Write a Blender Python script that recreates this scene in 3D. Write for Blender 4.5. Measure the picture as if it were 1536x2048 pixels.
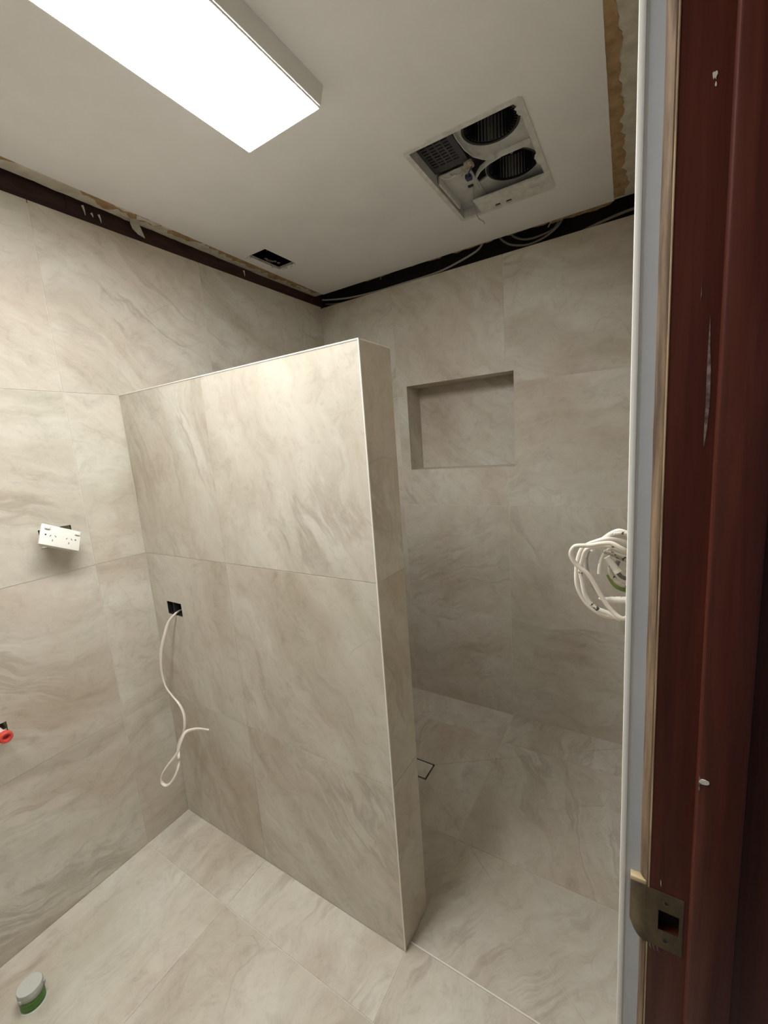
import bpy, bmesh, math, random
from mathutils import Matrix, Vector, noise

random.seed(11)
for o in list(bpy.data.objects): bpy.data.objects.remove(o)
S = bpy.context.scene
C = S.collection

# ------------------------------------------------------------------ camera, world, exposure
cam = bpy.data.cameras.new('camera'); camo = bpy.data.objects.new('camera', cam); C.objects.link(camo)
cam.sensor_fit = 'VERTICAL'; cam.sensor_height = 36; cam.sensor_width = 27
cam.lens = 833.92 / 2048 * 36; cam.clip_start = .01
r_, u_, f_ = Vector((.85087, .52051, -.07136)), Vector((-.02337, .17319, .98461)), Vector((-.52486, .83611, -.15952))
mw = Matrix((r_, u_, -f_)).transposed().to_4x4(); mw.translation = (1.6562, .0586, 1.5113)
camo.matrix_world = mw
S.camera = camo

W = bpy.data.worlds.new('world'); S.world = W; W.use_nodes = True
W.node_tree.nodes['Background'].inputs[0].default_value = (.62, .78, 1, 1)      # daylight of the hall behind the doorway
W.node_tree.nodes['Background'].inputs[1].default_value = .13
S.view_settings.view_transform = 'Standard'; S.view_settings.look = 'None'
S.view_settings.gamma = 1; S.view_settings.use_curve_mapping = False
S.view_settings.exposure = 0.08
LAMP, BEAM, SPREAD = 25.0, 6.0, 150       # LED panel: glow of the diffuser, watts and spread of its beam

# ------------------------------------------------------------------ main measures (metres)
XR = 1.645            # face of the right wall
YH, LH, TH, ZH = .914, 1.083, .146, 1.76     # partition: face, length, thickness, height
YB = 2.156            # face of the back wall
YF = -1.30            # front wall behind the camera
ZC = 2.40             # ceiling
XJ = (-.116, .484, 1.084, 1.684)             # tile joints
YJ = (-1.665, -1.065, -.465, .135, .735, 1.335, 1.935, 2.535)
ZJ = (-.04, .56, 1.16, 1.76, 2.36)
GAP = .0026
TT = .009

# ------------------------------------------------------------------ materials
def mat(name, base, rough=.5, metal=0, spec=.5, emit=None, es=0):
    m = bpy.data.materials.new(name); m.use_nodes = True
    b = m.node_tree.nodes['Principled BSDF']
    b.inputs['Base Color'].default_value = (*base, 1); b.inputs['Roughness'].default_value = rough
    b.inputs['Metallic'].default_value = metal; b.inputs['Specular IOR Level'].default_value = spec
    if emit: b.inputs['Emission Color'].default_value = (*emit, 1); b.inputs['Emission Strength'].default_value = es
    return m

class G:                                     # small node-graph helper
    def __init__(s, m): s.m = m; s.t = m.node_tree; s.b = s.t.nodes['Principled BSDF']
    def n(s, typ, **kw):
        x = s.t.nodes.new(typ)
        for k, v in kw.items(): setattr(x, k, v)
        return x
    def l(s, a, b): s.t.links.new(a, b)
    def math(s, op, a, b=None, c=None, clamp=False):
        x = s.n('ShaderNodeMath', operation=op, use_clamp=clamp)
        for i, v in enumerate((a, b, c)):
            if v is None: continue
            if isinstance(v, (int, float)): x.inputs[i].default_value = v
            else: s.l(v, x.inputs[i])
        return x.outputs[0]
    def vmath(s, op, a, b):
        x = s.n('ShaderNodeVectorMath', operation=op)
        for i, v in enumerate((a, b)):
            if isinstance(v, (tuple, list)): x.inputs[i].default_value = v
            else: s.l(v, x.inputs[i])
        return x.outputs[0]
    def noise(s, vec, scale, detail=4, rough=.55, dist=0):
        x = s.n('ShaderNodeTexNoise'); s.l(vec, x.inputs['Vector'])
        for k, v in (('Scale', scale), ('Detail', detail), ('Roughness', rough), ('Distortion', dist)): x.inputs[k].default_value = v
        return x.outputs['Fac']
    def ramp(s, fac, stops):
        x = s.n('ShaderNodeValToRGB'); s.l(fac, x.inputs[0]); e = x.color_ramp.elements
        while len(e) < len(stops): e.new(.5)
        for i, (p, c) in enumerate(stops):
            e[i].position = p; e[i].color = (*c, 1) if isinstance(c, tuple) else (c, c, c, 1)
        return x.outputs[0]
    def mix(s, fac, a, b, mode='MIX'):
        x = s.n('ShaderNodeMix', data_type='RGBA', blend_type=mode)
        if isinstance(fac, (int, float)): x.inputs[0].default_value = fac
        else: s.l(fac, x.inputs[0])
        for i, v in ((6, a), (7, b)):
            if isinstance(v, tuple): x.inputs[i].default_value = (*v, 1)
            else: s.l(v, x.inputs[i])
        return x.outputs[2]
    def bump(s, h, strength=.2, dist=.002):
        x = s.n('ShaderNodeBump'); x.inputs['Strength'].default_value = strength; x.inputs['Distance'].default_value = dist
        s.l(h, x.inputs['Height']); s.l(x.outputs[0], s.b.inputs['Normal'])

def stone_material():
    """travertine-look porcelain: soft clouds, streaks along a vein direction that the tile's object colour carries"""
    m = mat('travertine_porcelain', (.5, .45, .37), .48, spec=.4); g = G(m)
    tc = g.n('ShaderNodeTexCoord'); oi = g.n('ShaderNodeObjectInfo')
    sep = g.n('ShaderNodeSeparateColor'); g.l(oi.outputs['Color'], sep.inputs[0])
    rot = g.n('ShaderNodeVectorRotate', rotation_type='Z_AXIS'); g.l(tc.outputs['Object'], rot.inputs['Vector'])
    g.l(g.math('MULTIPLY', sep.outputs[0], 6.2832), rot.inputs['Angle'])
    cmb = g.n('ShaderNodeCombineXYZ')
    g.l(g.math('MULTIPLY', sep.outputs[1], 37), cmb.inputs[0]); g.l(g.math('MULTIPLY', sep.outputs[2], 53), cmb.inputs[1])
    g.l(g.math('MULTIPLY', sep.outputs[1], 11), cmb.inputs[2])
    v = g.vmath('ADD', rot.outputs[0], cmb.outputs[0])
    wn = g.n('ShaderNodeTexNoise'); g.l(v, wn.inputs['Vector']); wn.inputs['Scale'].default_value = 3.2; wn.inputs['Detail'].default_value = 3
    w = g.vmath('ADD', v, g.vmath('MULTIPLY', g.vmath('SUBTRACT', wn.outputs['Color'], (.5, .5, .5)), (.10, .22, .1)))
    st = g.vmath('MULTIPLY', w, (.95, 4.6, 1))
    st2 = g.vmath('MULTIPLY', w, (2.6, 9.5, 1))
    clouds = g.noise(w, 2.3, 6, .58, .5)
    streak = g.noise(st, 1.15, 9, .60, .4)
    fine = g.noise(st2, 2.4, 9, .72, .6)
    grit = g.noise(w, 20, 8, .72, .6)
    pits = g.noise(g.vmath('MULTIPLY', w, (1, 1.6, 1)), 62, 5, .7, .4)
    col = g.ramp(clouds, [(.30, (.470, .405, .325)), (.46, (.545, .498, .418)), (.58, (.575, .545, .468)), (.76, (.610, .585, .515))])
    sk = g.ramp(streak, [(.28, (.73, .70, .65)), (.40, (.89, .87, .84)), (.52, (1.0, 1.0, 1.0)), (.70, (1.08, 1.08, 1.09))])
    col = g.mix(1, col, sk, 'MULTIPLY')
    col = g.mix(.52, col, g.ramp(fine, [(.28, (.82, .80, .77)), (.48, (1, 1, 1)), (.7, (1.07, 1.07, 1.07))]), 'MULTIPLY')
    col = g.mix(1, col, g.ramp(grit, [(.30, (.83, .82, .795)), (.47, (1, 1, 1)), (.72, (1.075, 1.075, 1.075))]), 'MULTIPLY')
    col = g.mix(.8, col, g.ramp(pits, [(.27, (.78, .765, .74)), (.40, (1, 1, 1)), (.75, (1.05, 1.05, 1.05))]), 'MULTIPLY')
    # soft dark bands along the bedding, with a pale edge
    vn = g.noise(g.vmath('ADD', st, (7.3, 2.1, 4)), .8, 7, .62, .3)
    dv = g.math('SUBTRACT', vn, .5)
    band = g.math('SUBTRACT', 1, g.math('DIVIDE', g.math('ABSOLUTE', dv), .030), clamp=True)
    pale = g.math('SUBTRACT', 1, g.math('DIVIDE', g.math('ABSOLUTE', g.math('SUBTRACT', dv, .045)), .025), clamp=True)
    msk = g.ramp(g.noise(v, 2.4, 3), [(.47, 0.), (.64, 1.)])
    col = g.mix(g.math('MULTIPLY', g.math('MULTIPLY', band, msk), .56), col, (.335, .285, .225))
    col = g.mix(g.math('MULTIPLY', g.math('MULTIPLY', pale, msk), .30), col, (.66, .64, .57))
    # rare hairline cracks
    cn = g.noise(g.vmath('ADD', w, (1.7, 5.2, 8)), 1.25, 2, .5, .25)
    hair = g.math('SUBTRACT', 1, g.math('DIVIDE', g.math('ABSOLUTE', g.math('SUBTRACT', cn, .5)),   .0026), clamp=True)
    hm = g.ramp(g.noise(g.vmath('ADD', v, (9, 3, 2)), 2.6, 2), [(.60, 0.), (.68, 1.)])
    col = g.mix(g.math('MULTIPLY', g.math('MULTIPLY', hair, hm), .26), col, (.20, .16, .12))
    # brownish blush and grey-green patches
    bl = g.ramp(g.noise(g.vmath('ADD', w, (3, 9, 1)), 1.7, 4), [(.50, 0.), (.70, 1.)])
    col = g.mix(g.math('MULTIPLY', bl, .34), col, (.49, .395, .310))
    gg = g.ramp(g.noise(g.vmath('ADD', w, (13, 2, 5)), 2.0, 4), [(.52, 0.), (.72, 1.)])
    col = g.mix(g.math('MULTIPLY', gg, .30), col, (.545, .550, .455))
    g.l(col, g.b.inputs['Base Color'])
    g.l(g.ramp(streak, [(.3, .56), (.7, .44)]), g.b.inputs['Roughness'])
    g.bump(fine, .10, .0015)
    return m

def mottled(name, a, b, scale=20, rough=.6, bump=0, spec=.4, stretch=(1, 1, 1), detail=5, lo=.35, hi=.65, metal=0):
    m = mat(name, a, rough, spec=spec, metal=metal); g = G(m)
    tc = g.n('ShaderNodeTexCoord'); v = g.vmath('MULTIPLY', tc.outputs['Object'], stretch)
    f = g.noise(v, scale, detail, .6)
    g.l(g.ramp(f, [(lo, a), (hi, b)]), g.b.inputs['Base Color'])
    if bump: g.bump(f, bump, .002)
    return m

def speckled(name, base, spot, amount=.6, rough=.4, scale=120, spec=.5):
    m = mat(name, base, rough, spec=spec); g = G(m)
    tc = g.n('ShaderNodeTexCoord')
    f = g.ramp(g.noise(tc.outputs['Object'], scale, 3), [(amount, 0.), (amount + .03, 1.)])
    g.l(g.mix(f, base, spot), g.b.inputs['Base Color'])
    return m

M = {}
M['stone'] = stone_material()
M['grout'] = mottled('grout', (.60, .56, .47), (.66, .62, .53), 60, .85)
M['paint'] = mottled('ceiling_paint', (.80, .795, .785), (.84, .835, .825), 6, .6, .03)
M['plaster'] = mottled('bare_plaster', (.50, .45, .36), (.66, .62, .53), 22, .9, .3, detail=7)
M['paper'] = mottled('torn_brown_paper', (.30, .19, .095), (.47, .32, .17), 28, .95, .4, detail=7)
M['flake'] = mottled('plaster_flake', (.62, .58, .50), (.74, .71, .64), 60, .9, .3)
M['timber_dark'] = mottled('dark_framing_timber', (.030, .014, .011), (.060, .028, .021), 9, .7, .2, stretch=(6, 1, 6))
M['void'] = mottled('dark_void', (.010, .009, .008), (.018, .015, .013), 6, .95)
M['slab'] = mottled('concrete', (.28, .26, .23), (.36, .34, .30), 12, .9)
M['plasterboard'] = mottled('plasterboard', (.62, .60, .56), (.68, .66, .62), 10, .8)
M['white_plastic'] = mat('white_plastic', (.70, .685, .63), .35)
M['cream_plastic'] = mat('cream_plastic', (.80, .77, .66), .35)
M['slot'] = mat('black_slot', (.012, .012, .012), .7)
M['lamp_body'] = mat('lamp_white_metal', (.72, .71, .68), .4)
M['led'] = mat('led_diffuser', (.9, .9, .9), .5, emit=(1.0, .995, .975), es=LAMP)
M['alu'] = mat('brushed_aluminium', (.72, .71, .69), .38, metal=.9)
M['lip'] = mat('pale_tile_edge_trim', (.80, .77, .70), .3)
M['black'] = mat('black_plastic', (.012, .012, .014), .45)
M['charcoal'] = mat('charcoal_plastic', (.045, .045, .052), .5)
M['housing'] = mottled('dusty_white_housing', (.44, .44, .43), (.60, .60, .58), 14, .55, detail=6)
M['flange'] = mottled('dusty_white_flange', (.58, .58, .54), (.70, .70, .66), 30, .55, detail=6, lo=.4, hi=.6)
M['blue'] = mat('navy_plastic', (.02, .022, .09), .45)
M['copper'] = mottled('dusty_wiring', (.22, .15, .09), (.55, .50, .42), 160, .6)
M['cable'] = mat('white_cable_sheath', (.78, .72, .63), .38)
M['cable_grey'] = mat('grey_cable_sheath', (.36, .34, .30), .5)
M['cable_dim'] = mat('dusty_grey_cable', (.20, .175, .15), .6)
M['cable_paint'] = speckled('paint_spattered_cable', (.78, .745, .67), (.05, .045, .04), .66, .5, 90)
M['cable_dirty'] = speckled('dirty_cable', (.52, .47, .39), (.06, .05, .04), .60, .6, 160)
M['green_wire'] = mat('green_insulation', (.17, .24, .05), .45)
M['red_plastic'] = mat('red_plastic', (.62, .065, .045), .35)
M['pink_plastic'] = mottled('pink_plastic', (.72, .50, .45), (.78, .66, .62), 40, .5)
M['pipe_white'] = mat('pale_grey_pvc', (.52, .53, .48), .4)
M['pipe_grey'] = mottled('grey_pvc', (.36, .37, .34), (.50, .51, .47), 25, .4)
M['green_tape'] = mottled('green_tape', (.035, .11, .015), (.10, .22, .035), 40, .4, stretch=(1, 1, 5))
M['brass'] = mottled('worn_brass', (.075, .062, .042), (.17, .125, .070), 45, .42, .1, stretch=(1, 1, .5), metal=.55)
M['raw_timber'] = mottled('raw_timber_edge', (.10, .065, .042), (.30, .205, .125), 36, .75, .5, stretch=(3, 3, .25), detail=8)
M['arris'] = mottled('highlight_timber', (.30, .19, .10), (.62, .46, .28), 30, .5, stretch=(1, 1, .3))  # lighter timber tone, a painted highlight for the jamb edge
M['pale_timber'] = mat('chiselled_timber', (.60, .47, .27), .8)
M['grey_paint'] = mottled('blue_grey_paint', (.53, .55, .575), (.58, .60, .62), 8, .5, .05)
M['white_trim'] = mat('white_trim', (.88, .86, .80), .35)

def wood_material():
    m = mat('dark_stained_timber', (.05, .015, .01), .34, spec=.32); g = G(m)
    tc = g.n('ShaderNodeTexCoord')
    v = g.vmath('MULTIPLY', tc.outputs['Object'], (28, 28, 1.3))
    f = g.noise(v, 2.2, 8, .65, .4)
    col = g.ramp(f, [(.3, (.050, .011, .007)), (.52, (.086, .021, .0125)), (.75, (.128, .037, .023))])
    g.l(col, g.b.inputs['Base Color'])
    g.l(g.ramp(f, [(.3, .42), (.7, .30)]), g.b.inputs['Roughness'])
    g.bump(f, .08, .001)
    return m
M['wood'] = wood_material()

# ------------------------------------------------------------------ mesh helpers
def link(name, me, m, parent=None, mw=None):
    o = bpy.data.objects.new(name, me); C.objects.link(o)
    if m is not None and me is not None and not me.materials: me.materials.append(M[m] if isinstance(m, str) else m)
    if parent: o.parent = parent
    if mw is not None: o.matrix_basis = mw
    return o
def tag(o, label, cat, group=None):
    o['label'] = label; o['category'] = cat
    if group: o['group'] = group
    return o
def struct(o): o['kind'] = 'structure'; return o
def thing(name, label, cat, loc=(0, 0, 0), group=None):
    o = bpy.data.objects.new(name, None); C.objects.link(o); o.location = loc; o.empty_display_size = .05
    return tag(o, label, cat, group)
def fin(bm, name, smooth=False):
    bmesh.ops.recalc_face_normals(bm, faces=bm.faces)
    me = bpy.data.meshes.new(name); bm.to_mesh(me); bm.free()
    if smooth:
        for p in me.polygons: p.use_smooth = True
        try: me.set_sharp_from_angle(angle=math.radians(40))
        except Exception: pass
    return me
def box_bm(bm, a, b, bevel=0):
    r = bmesh.ops.create_cube(bm, size=1)
    for v in r['verts']:
        v.co = Vector([(a[i] + b[i]) / 2 + v.co[i] * (b[i] - a[i]) for i in range(3)])
    if bevel:
        es = list({e for v in r['verts'] for e in v.link_edges})
        bmesh.ops.bevel(bm, geom=es, offset=bevel, segments=2, affect='EDGES', profile=.5)
def box(name, a, b, m, parent=None, bevel=0, mw=None):
    bm = bmesh.new(); box_bm(bm, a, b, bevel)
    return link(name, fin(bm, name, bevel > 0), m, parent, mw)
def cells_bm(bm, u0, u1, v0, v1, w0, w1, holes=(), su=(), sv=()):
    """rectangle (u,v) extruded from w0 to w1, minus rectangular holes"""
    us = sorted({u0, u1, *[x for h in holes for x in h[:2] if u0 < x < u1], *su}); vs = sorted({v0, v1, *[x for h in holes for x in h[2:] if v0 < x < v1], *sv})
    def solid(i, j):
        if not (0 <= i < len(us) - 1 and 0 <= j < len(vs) - 1): return False
        cu, cv = (us[i] + us[i + 1]) / 2, (vs[j] + vs[j + 1]) / 2
        return not any(h[0] < cu < h[1] and h[2] < cv < h[3] for h in holes)
    V = {}
    def vt(i, j, k):
        if (i, j, k) not in V: V[i, j, k] = bm.verts.new((us[i], vs[j], w1 if k else w0))
        return V[i, j, k]
    for i in range(len(us) - 1):
        for j in range(len(vs) - 1):
            if not solid(i, j): continue
            bm.faces.new((vt(i, j, 1), vt(i + 1, j, 1), vt(i + 1, j + 1, 1), vt(i, j + 1, 1)))
            bm.faces.new((vt(i, j, 0), vt(i, j + 1, 0), vt(i + 1, j + 1, 0), vt(i + 1, j, 0)))
            if not solid(i - 1, j): bm.faces.new((vt(i, j, 0), vt(i, j, 1), vt(i, j + 1, 1), vt(i, j + 1, 0)))
            if not solid(i + 1, j): bm.faces.new((vt(i + 1, j, 0), vt(i + 1, j + 1, 0), vt(i + 1, j + 1, 1), vt(i + 1, j, 1)))
            if not solid(i, j - 1): bm.faces.new((vt(i, j, 0), vt(i + 1, j, 0), vt(i + 1, j, 1), vt(i, j, 1)))
            if not solid(i, j + 1): bm.faces.new((vt(i, j + 1, 0), vt(i, j + 1, 1), vt(i + 1, j + 1, 1), vt(i + 1, j + 1, 0)))
def frame(u, v, w, org):
    m = Matrix((u, v, w)).transposed().to_4x4(); m.translation = org; return m
F_LEFT = lambda x: frame((0, 1, 0), (0, 0, 1), (1, 0, 0), (x, 0, 0))
F_BACK = lambda y: frame((1, 0, 0), (0, 0, 1), (0, -1, 0), (0, y, 0))
F_RIGHT = lambda x: frame((0, -1, 0), (0, 0, 1), (-1, 0, 0), (x, 0, 0))
F_FRONT = lambda y: frame((-1, 0, 0), (0, 0, 1), (0, 1, 0), (0, y, 0))
F_FLOOR = lambda z: frame((1, 0, 0), (0, 1, 0), (0, 0, 1), (0, 0, z))
cache = {}
def tile(parent, F, u0, u1, v0, v1, holes=(), ang=.0, name='tile', cu=None, cv=None, trim=(1, 1, 1, 1)):
    """one tile; edges drawn in by half a joint where trim asks for it"""
    g = GAP / 2
    a, b, c, d = u0 + g * trim[0], u1 - g * trim[1], v0 + g * trim[2], v1 - g * trim[3]
    uc = (u0 + u1) / 2 if cu is None else cu; vc = (v0 + v1) / 2 if cv is None else cv
    hs = [(h[0] - uc, h[1] - uc, h[2] - vc, h[3] - vc) for h in holes if h[0] < b and h[1] > a and h[2] < d and h[3] > c]
    key = (round(a - uc, 4), round(b - uc, 4), round(c - vc, 4), round(d - vc, 4), tuple(hs))
    if key not in cache:
        bm = bmesh.new(); cells_bm(bm, *key[:4], -TT, 0, hs); cache[key] = fin(bm, 'tile')
    o = link(name, cache[key], 'stone', parent, F @ Matrix.Translation((uc, vc, 0)))
    o.color = ((ang / 360) % 1, random.random(), random.random(), 1)
    return o
def tiles(parent, F, us, vs, holes=(), ang=0, jit=18):
    for i in range(len(us) - 1):
        for j in range(len(vs) - 1):
            tile(parent, F, us[i], us[i + 1], vs[j], vs[j + 1], holes, -(ang + random.uniform(-jit, jit)))
def clipseq(lo, js, hi): return [lo] + [j for j in js if lo + .02 < j < hi - .02] + [hi]

def tube(name, pts, rad, m, parent=None, flat=1.0, twist=0., seg=10, res=5, taper=None):
    """swept tube through points (Catmull-Rom), elliptical if flat != 1"""
    P = [Vector(p) for p in pts]; Q = []
    ext = [P[0] * 2 - P[1]] + P + [P[-1] * 2 - P[-2]]
    for i in range(1, len(ext) - 2):
        for k in range(res):
            t = k / res; a, b, c, d = ext[i - 1:i + 3]
            Q.append(.5 * ((2 * b) + (c - a) * t + (2 * a - 5 * b + 4 * c - d) * t * t + (3 * b - a - 3 * c + d) * t ** 3))
    Q.append(P[-1])
    bm = bmesh.new(); rings = []; nrm = None
    for i, q in enumerate(Q):
        tg = (Q[min(i + 1, len(Q) - 1)] - Q[max(i - 1, 0)]).normalized()
        if nrm is None: nrm = tg.orthogonal().normalized()
        nrm = (nrm - tg * nrm.dot(tg)).normalized(); bn = tg.cross(nrm)
        ph = twist * i / len(Q); s = taper(i / (len(Q) - 1)) if taper else 1
        n1, b1 = nrm * math.cos(ph) + bn * math.sin(ph), bn * math.cos(ph) - nrm * math.sin(ph)
        rings.append([bm.verts.new(q + (n1 * math.cos(a) * rad + b1 * math.sin(a) * rad * flat) * s) for a in [2 * math.pi * k / seg for k in range(seg)]])
    for A, B in zip(rings, rings[1:]):
        for k in range(seg): bm.faces.new((A[k], A[(k + 1) % seg], B[(k + 1) % seg], B[k]))
    bm.faces.new(rings[0][::-1]); bm.faces.new(rings[-1])
    return link(name, fin(bm, name, True), m, parent)
def lathe(name, prof, m, parent=None, mw=None, seg=40, cap=True):
    """profile [(r,z)...] turned about local z"""
    bm = bmesh.new(); R = []
    for r, z in prof: R.append([bm.verts.new((r * math.cos(2 * math.pi * k / seg), r * math.sin(2 * math.pi * k / seg), z)) for k in range(seg)])
    for A, B in zip(R, R[1:]):
        for k in range(seg): bm.faces.new((A[k], A[(k + 1) % seg], B[(k + 1) % seg], B[k]))
    if cap: bm.faces.new(R[0][::-1]); bm.faces.new(R[-1])
    return link(name, fin(bm, name, True), m, parent, mw)
def prism(name, pts, z0, z1, m, parent=None, mw=None):
    bm = bmesh.new(); a = [bm.verts.new((x, y, z0)) for x, y in pts]; b = [bm.verts.new((x, y, z1)) for x, y in pts]
    bm.faces.new(a[::-1]); bm.faces.new(b); n = len(pts)
    for i in range(n): bm.faces.new((a[i], a[(i + 1) % n], b[(i + 1) % n], b[i]))
    bmesh.ops.triangulate(bm, faces=[f for f in bm.faces if len(f.verts) > 4])
    return link(name, fin(bm, name), m, parent, mw)

# ================================================================== SETTING
ZT = 2.345   # top of the wall tiles
# ---- left wall (x = 0)
HL = [(.592, .684, 1.255, 1.3175), (.352, .4165, .722, .752)]          # outlet cut-out, plumbing cut-out (y, z)
bm = bmesh.new(); cells_bm(bm, YF - .1, YB + .1, -.12, 2.335, -.07, -.0012, HL)
wall_left = struct(link('wall_left', fin(bm, 'wall_left'), 'grout', None, F_LEFT(0)))
tiles(wall_left, Matrix(), clipseq(YF, YJ, YH), clipseq(0, ZJ[:4], ZH), HL, -14)
tiles(wall_left, Matrix(), clipseq(YH + TH, YJ, YB), clipseq(-.01, ZJ[:4], ZH), (), -14)
tiles(wall_left, Matrix(), clipseq(YF, YJ, YB), [ZH, ZT], (), -24, 10)
bm = bmesh.new(); box_bm(bm, (YF - .1, -.12, -.10), (YB + .1, 2.30, -.072))
link('wall_lining', fin(bm, 'wall_lining'), 'void', wall_left)
# ---- back wall (y = YB) with niche
NX0, NX1, NZ0, NZ1, ND = .544, 1.123, 1.359, 1.815, .155
HB = [(NX0, NX1, NZ0, NZ1)]
bm = bmesh.new(); cells_bm(bm, -.07, XR + .15, -.12, 2.33, -.20, -.0012, [(NX0 - .0014, NX1 + .0014, NZ0 - .0014, NZ1 + .0014)])
wall_back = struct(link('wall_back', fin(bm, 'wall_back'), 'grout', None, F_BACK(YB)))
tiles(wall_back, Matrix(), [0, .484, 1.084, XR], [-.012, .56, 1.16, 1.76, 2.338], HB, -20, 50)
# niche lining: five slabs
I = Matrix()
FB = F_BACK(YB)
tile(wall_back, Matrix.Translation((0, 0, -ND)), NX0 - .012, NX1 + .012, NZ0 - .012, NZ1 + .012, ang=40)
def sub(F): return FB.inverted() @ F
tile(wall_back, sub(F_LEFT(NX0)), YB + .001, YB + ND + .002, NZ0 - .003, NZ1 + .003, ang=80)
tile(wall_back, sub(F_RIGHT(NX1)), -(YB + ND + .002), -(YB + .001), NZ0 - .003, NZ1 + .003, ang=80)
tile(wall_back, sub(frame((1, 0, 0), (0, 1, 0), (0, 0, 1), (0, 0, NZ0))), NX0, NX1, YB + .001, YB + ND, ang=10)
tile(wall_back, sub(frame((1, 0, 0), (0, -1, 0), (0, 0, -1), (0, 0, NZ1))), NX0, NX1, -(YB + ND), -(YB + .001), ang=10)
# ---- partition (half-height wall)
wall_part = struct(box('wall_partition', (-.06, YH + .0012, -.1), (LH - .0012, YH + TH - .0012, ZH - .0012), 'grout'))
HP = [(.095, .188, .9215, .9735)]
# front skin has the cable box cut-out, so the core is cut too
bpy.data.objects.remove(wall_part)
bm = bmesh.new(); cells_bm(bm, -.06, LH - .0012, -.1, ZH - .0012, -.06, -.0012, HP); cells_bm(bm, -.06, LH - .0012, -.1, ZH - .0012, -(TH - .0012), -.0601)
wall_part = struct(link('wall_partition', fin(bm, 'wall_partition'), 'grout', None, F_BACK(YH)))
FP = F_BACK(YH)
subp = lambda F: FP.inverted() @ F
tiles(wall_part, Matrix(), [0, .484, LH], [0, .56, 1.16, ZH], HP, -62, 12)
tiles(wall_part, subp(F_FRONT(YH + TH)), [-LH, -.484, 0], [-.01, .56, 1.16, ZH], (), 60)
tiles(wall_part, subp(F_LEFT(LH)), [YH, YH + TH], [-.01, .56, 1.16, ZH], (), -70, 20)
tiles(wall_part, subp(F_FLOOR(ZH + .0005)), [0, .484, LH], [YH, YH + TH], (), 20)
for nm, a, b in (('edge_trim', (LH - .0025, YH - .0012, 0), (LH + .0008, YH + .0022, ZH + .0015)), ('edge_trim', (0, YH - .001, ZH - .0015), (LH, YH + .0025, ZH + .0018)),
                 ('edge_trim', (LH - .0025, YH, ZH - .0015), (LH + .0008, YH + TH, ZH + .0015))):
    bm = bmesh.new(); box_bm(bm, a, b); link(nm, fin(bm, nm), 'lip', wall_part, FP.inverted())
# ---- front wall behind the camera
wall_front = struct(link('wall_front', fin((lambda b: (cells_bm(b, -(XR + .3), .1, -.12, 2.9, -.08, -.0012), b)[1])(bmesh.new()), 'wall_front'), 'grout', None, F_FRONT(YF)))
tiles(wall_front, Matrix(), [-XR, -1.084, -.484, 0], [0, .56, 1.16, 1.76, 2.338], (), 30)
# ---- right wall with the doorway
DY0, DY1, DZ = -.26, .572, 2.05
bm = bmesh.new(); cells_bm(bm, -(YB + .2), -(YF - .1), -.12, 2.9, -.135, -.0098, [(-DY1, -DY0, -.2, DZ)])
wall_right = struct(link('wall_right', fin(bm, 'wall_right'), 'plasterboard', None, F_RIGHT(XR)))
HR = [(-.5555, -DY0, -.2, DZ), (-.70, -.60, 1.285, 1.385)]
tiles(wall_right, Matrix(), clipseq(-YB, [-y for y in YJ[::-1]], -.556), [0, .56, 1.16, 1.76, 2.338], HR, 30)
tiles(wall_right, Matrix(), clipseq(-DY0, [-y for y in YJ[::-1]], -YF), [0, .56, 1.16, 1.76, 2.338], HR, 30)
tile(wall_right, Matrix(), -.556, -DY0, DZ, 2.338)
# ---- floor
floor = struct(box('floor', (-.06, YF - .1, -.12), (XR + .15, .942, -.0015), 'grout'))
hall = box('hall_floor', (XR + .15, YF - .4, -.12), (XR + 1.4, YB + .2, -.006), 'slab', floor)
box('subfloor', (-.06, .942, -.14), (XR + .15, YB + .1, -.032), 'grout', floor)
HF = []
tiles(floor, Matrix(), [0, .484, LH], clipseq(YF, YJ, YH), HF, 82, 20)
tiles(floor, Matrix(), [LH, XR], clipseq(YF, YJ, .9415), HF, 82, 20)
tile(floor, Matrix(), .0, .484, YH, .9415, ang=20); tile(floor, Matrix(), .484, LH, YH, .9415, ang=20)
# shower floor: envelope-cut falls to the drain
D0, D1, E0, E1 = .738, .842, 1.548, 1.650
ZD, ZP = -.020, -.005
PX0, PX1, PY0, PY1 = 0., XR, .945, YB
def clip(poly, nx, ny, c):                    # keep nx*x+ny*y <= c
    out = []
    for i in range(len(poly)):
        a, b = poly[i], poly[(i + 1) % len(poly)]
        da, db = nx * a[0] + ny * a[1] - c, nx * b[0] + ny * b[1] - c
        if da <= 0: out.append(a)
        if da * db < 0:
            t = da / (da - db); out.append((a[0] + (b[0] - a[0]) * t, a[1] + (b[1] - a[1]) * t))
    return out
def clip_convex(poly, conv, inset):           # conv is counter-clockwise
    for i in range(len(conv)):
        a, b = conv[i], conv[(i + 1) % len(conv)]
        dx, dy = b[0] - a[0], b[1] - a[1]; L = math.hypot(dx, dy); nx, ny = dy / L, -dx / L
        poly = clip(poly, nx, ny, nx * a[0] + ny * a[1] - inset)
        if len(poly) < 3: return []
    return poly
falls = {'s': [(PX0, PY0), (PX1, PY0), (D1, E0), (D0, E0)], 'e': [(PX1, PY0), (PX1, PY1), (D1, E1), (D1, E0)],
         'n': [(PX1, PY1), (PX0, PY1), (D0, E1), (D1, E1)], 'w': [(PX0, PY1), (PX0, PY0), (D0, E0), (D0, E1)]}
def zfall(k, x, y):
    t = {'s': (y - PY0) / (E0 - PY0), 'e': (PX1 - x) / (PX1 - D1), 'n': (PY1 - y) / (PY1 - E1), 'w': (x - PX0) / (D0 - PX0)}[k]
    return ZP + (ZD - ZP) * t
cellseed = {}
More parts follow.
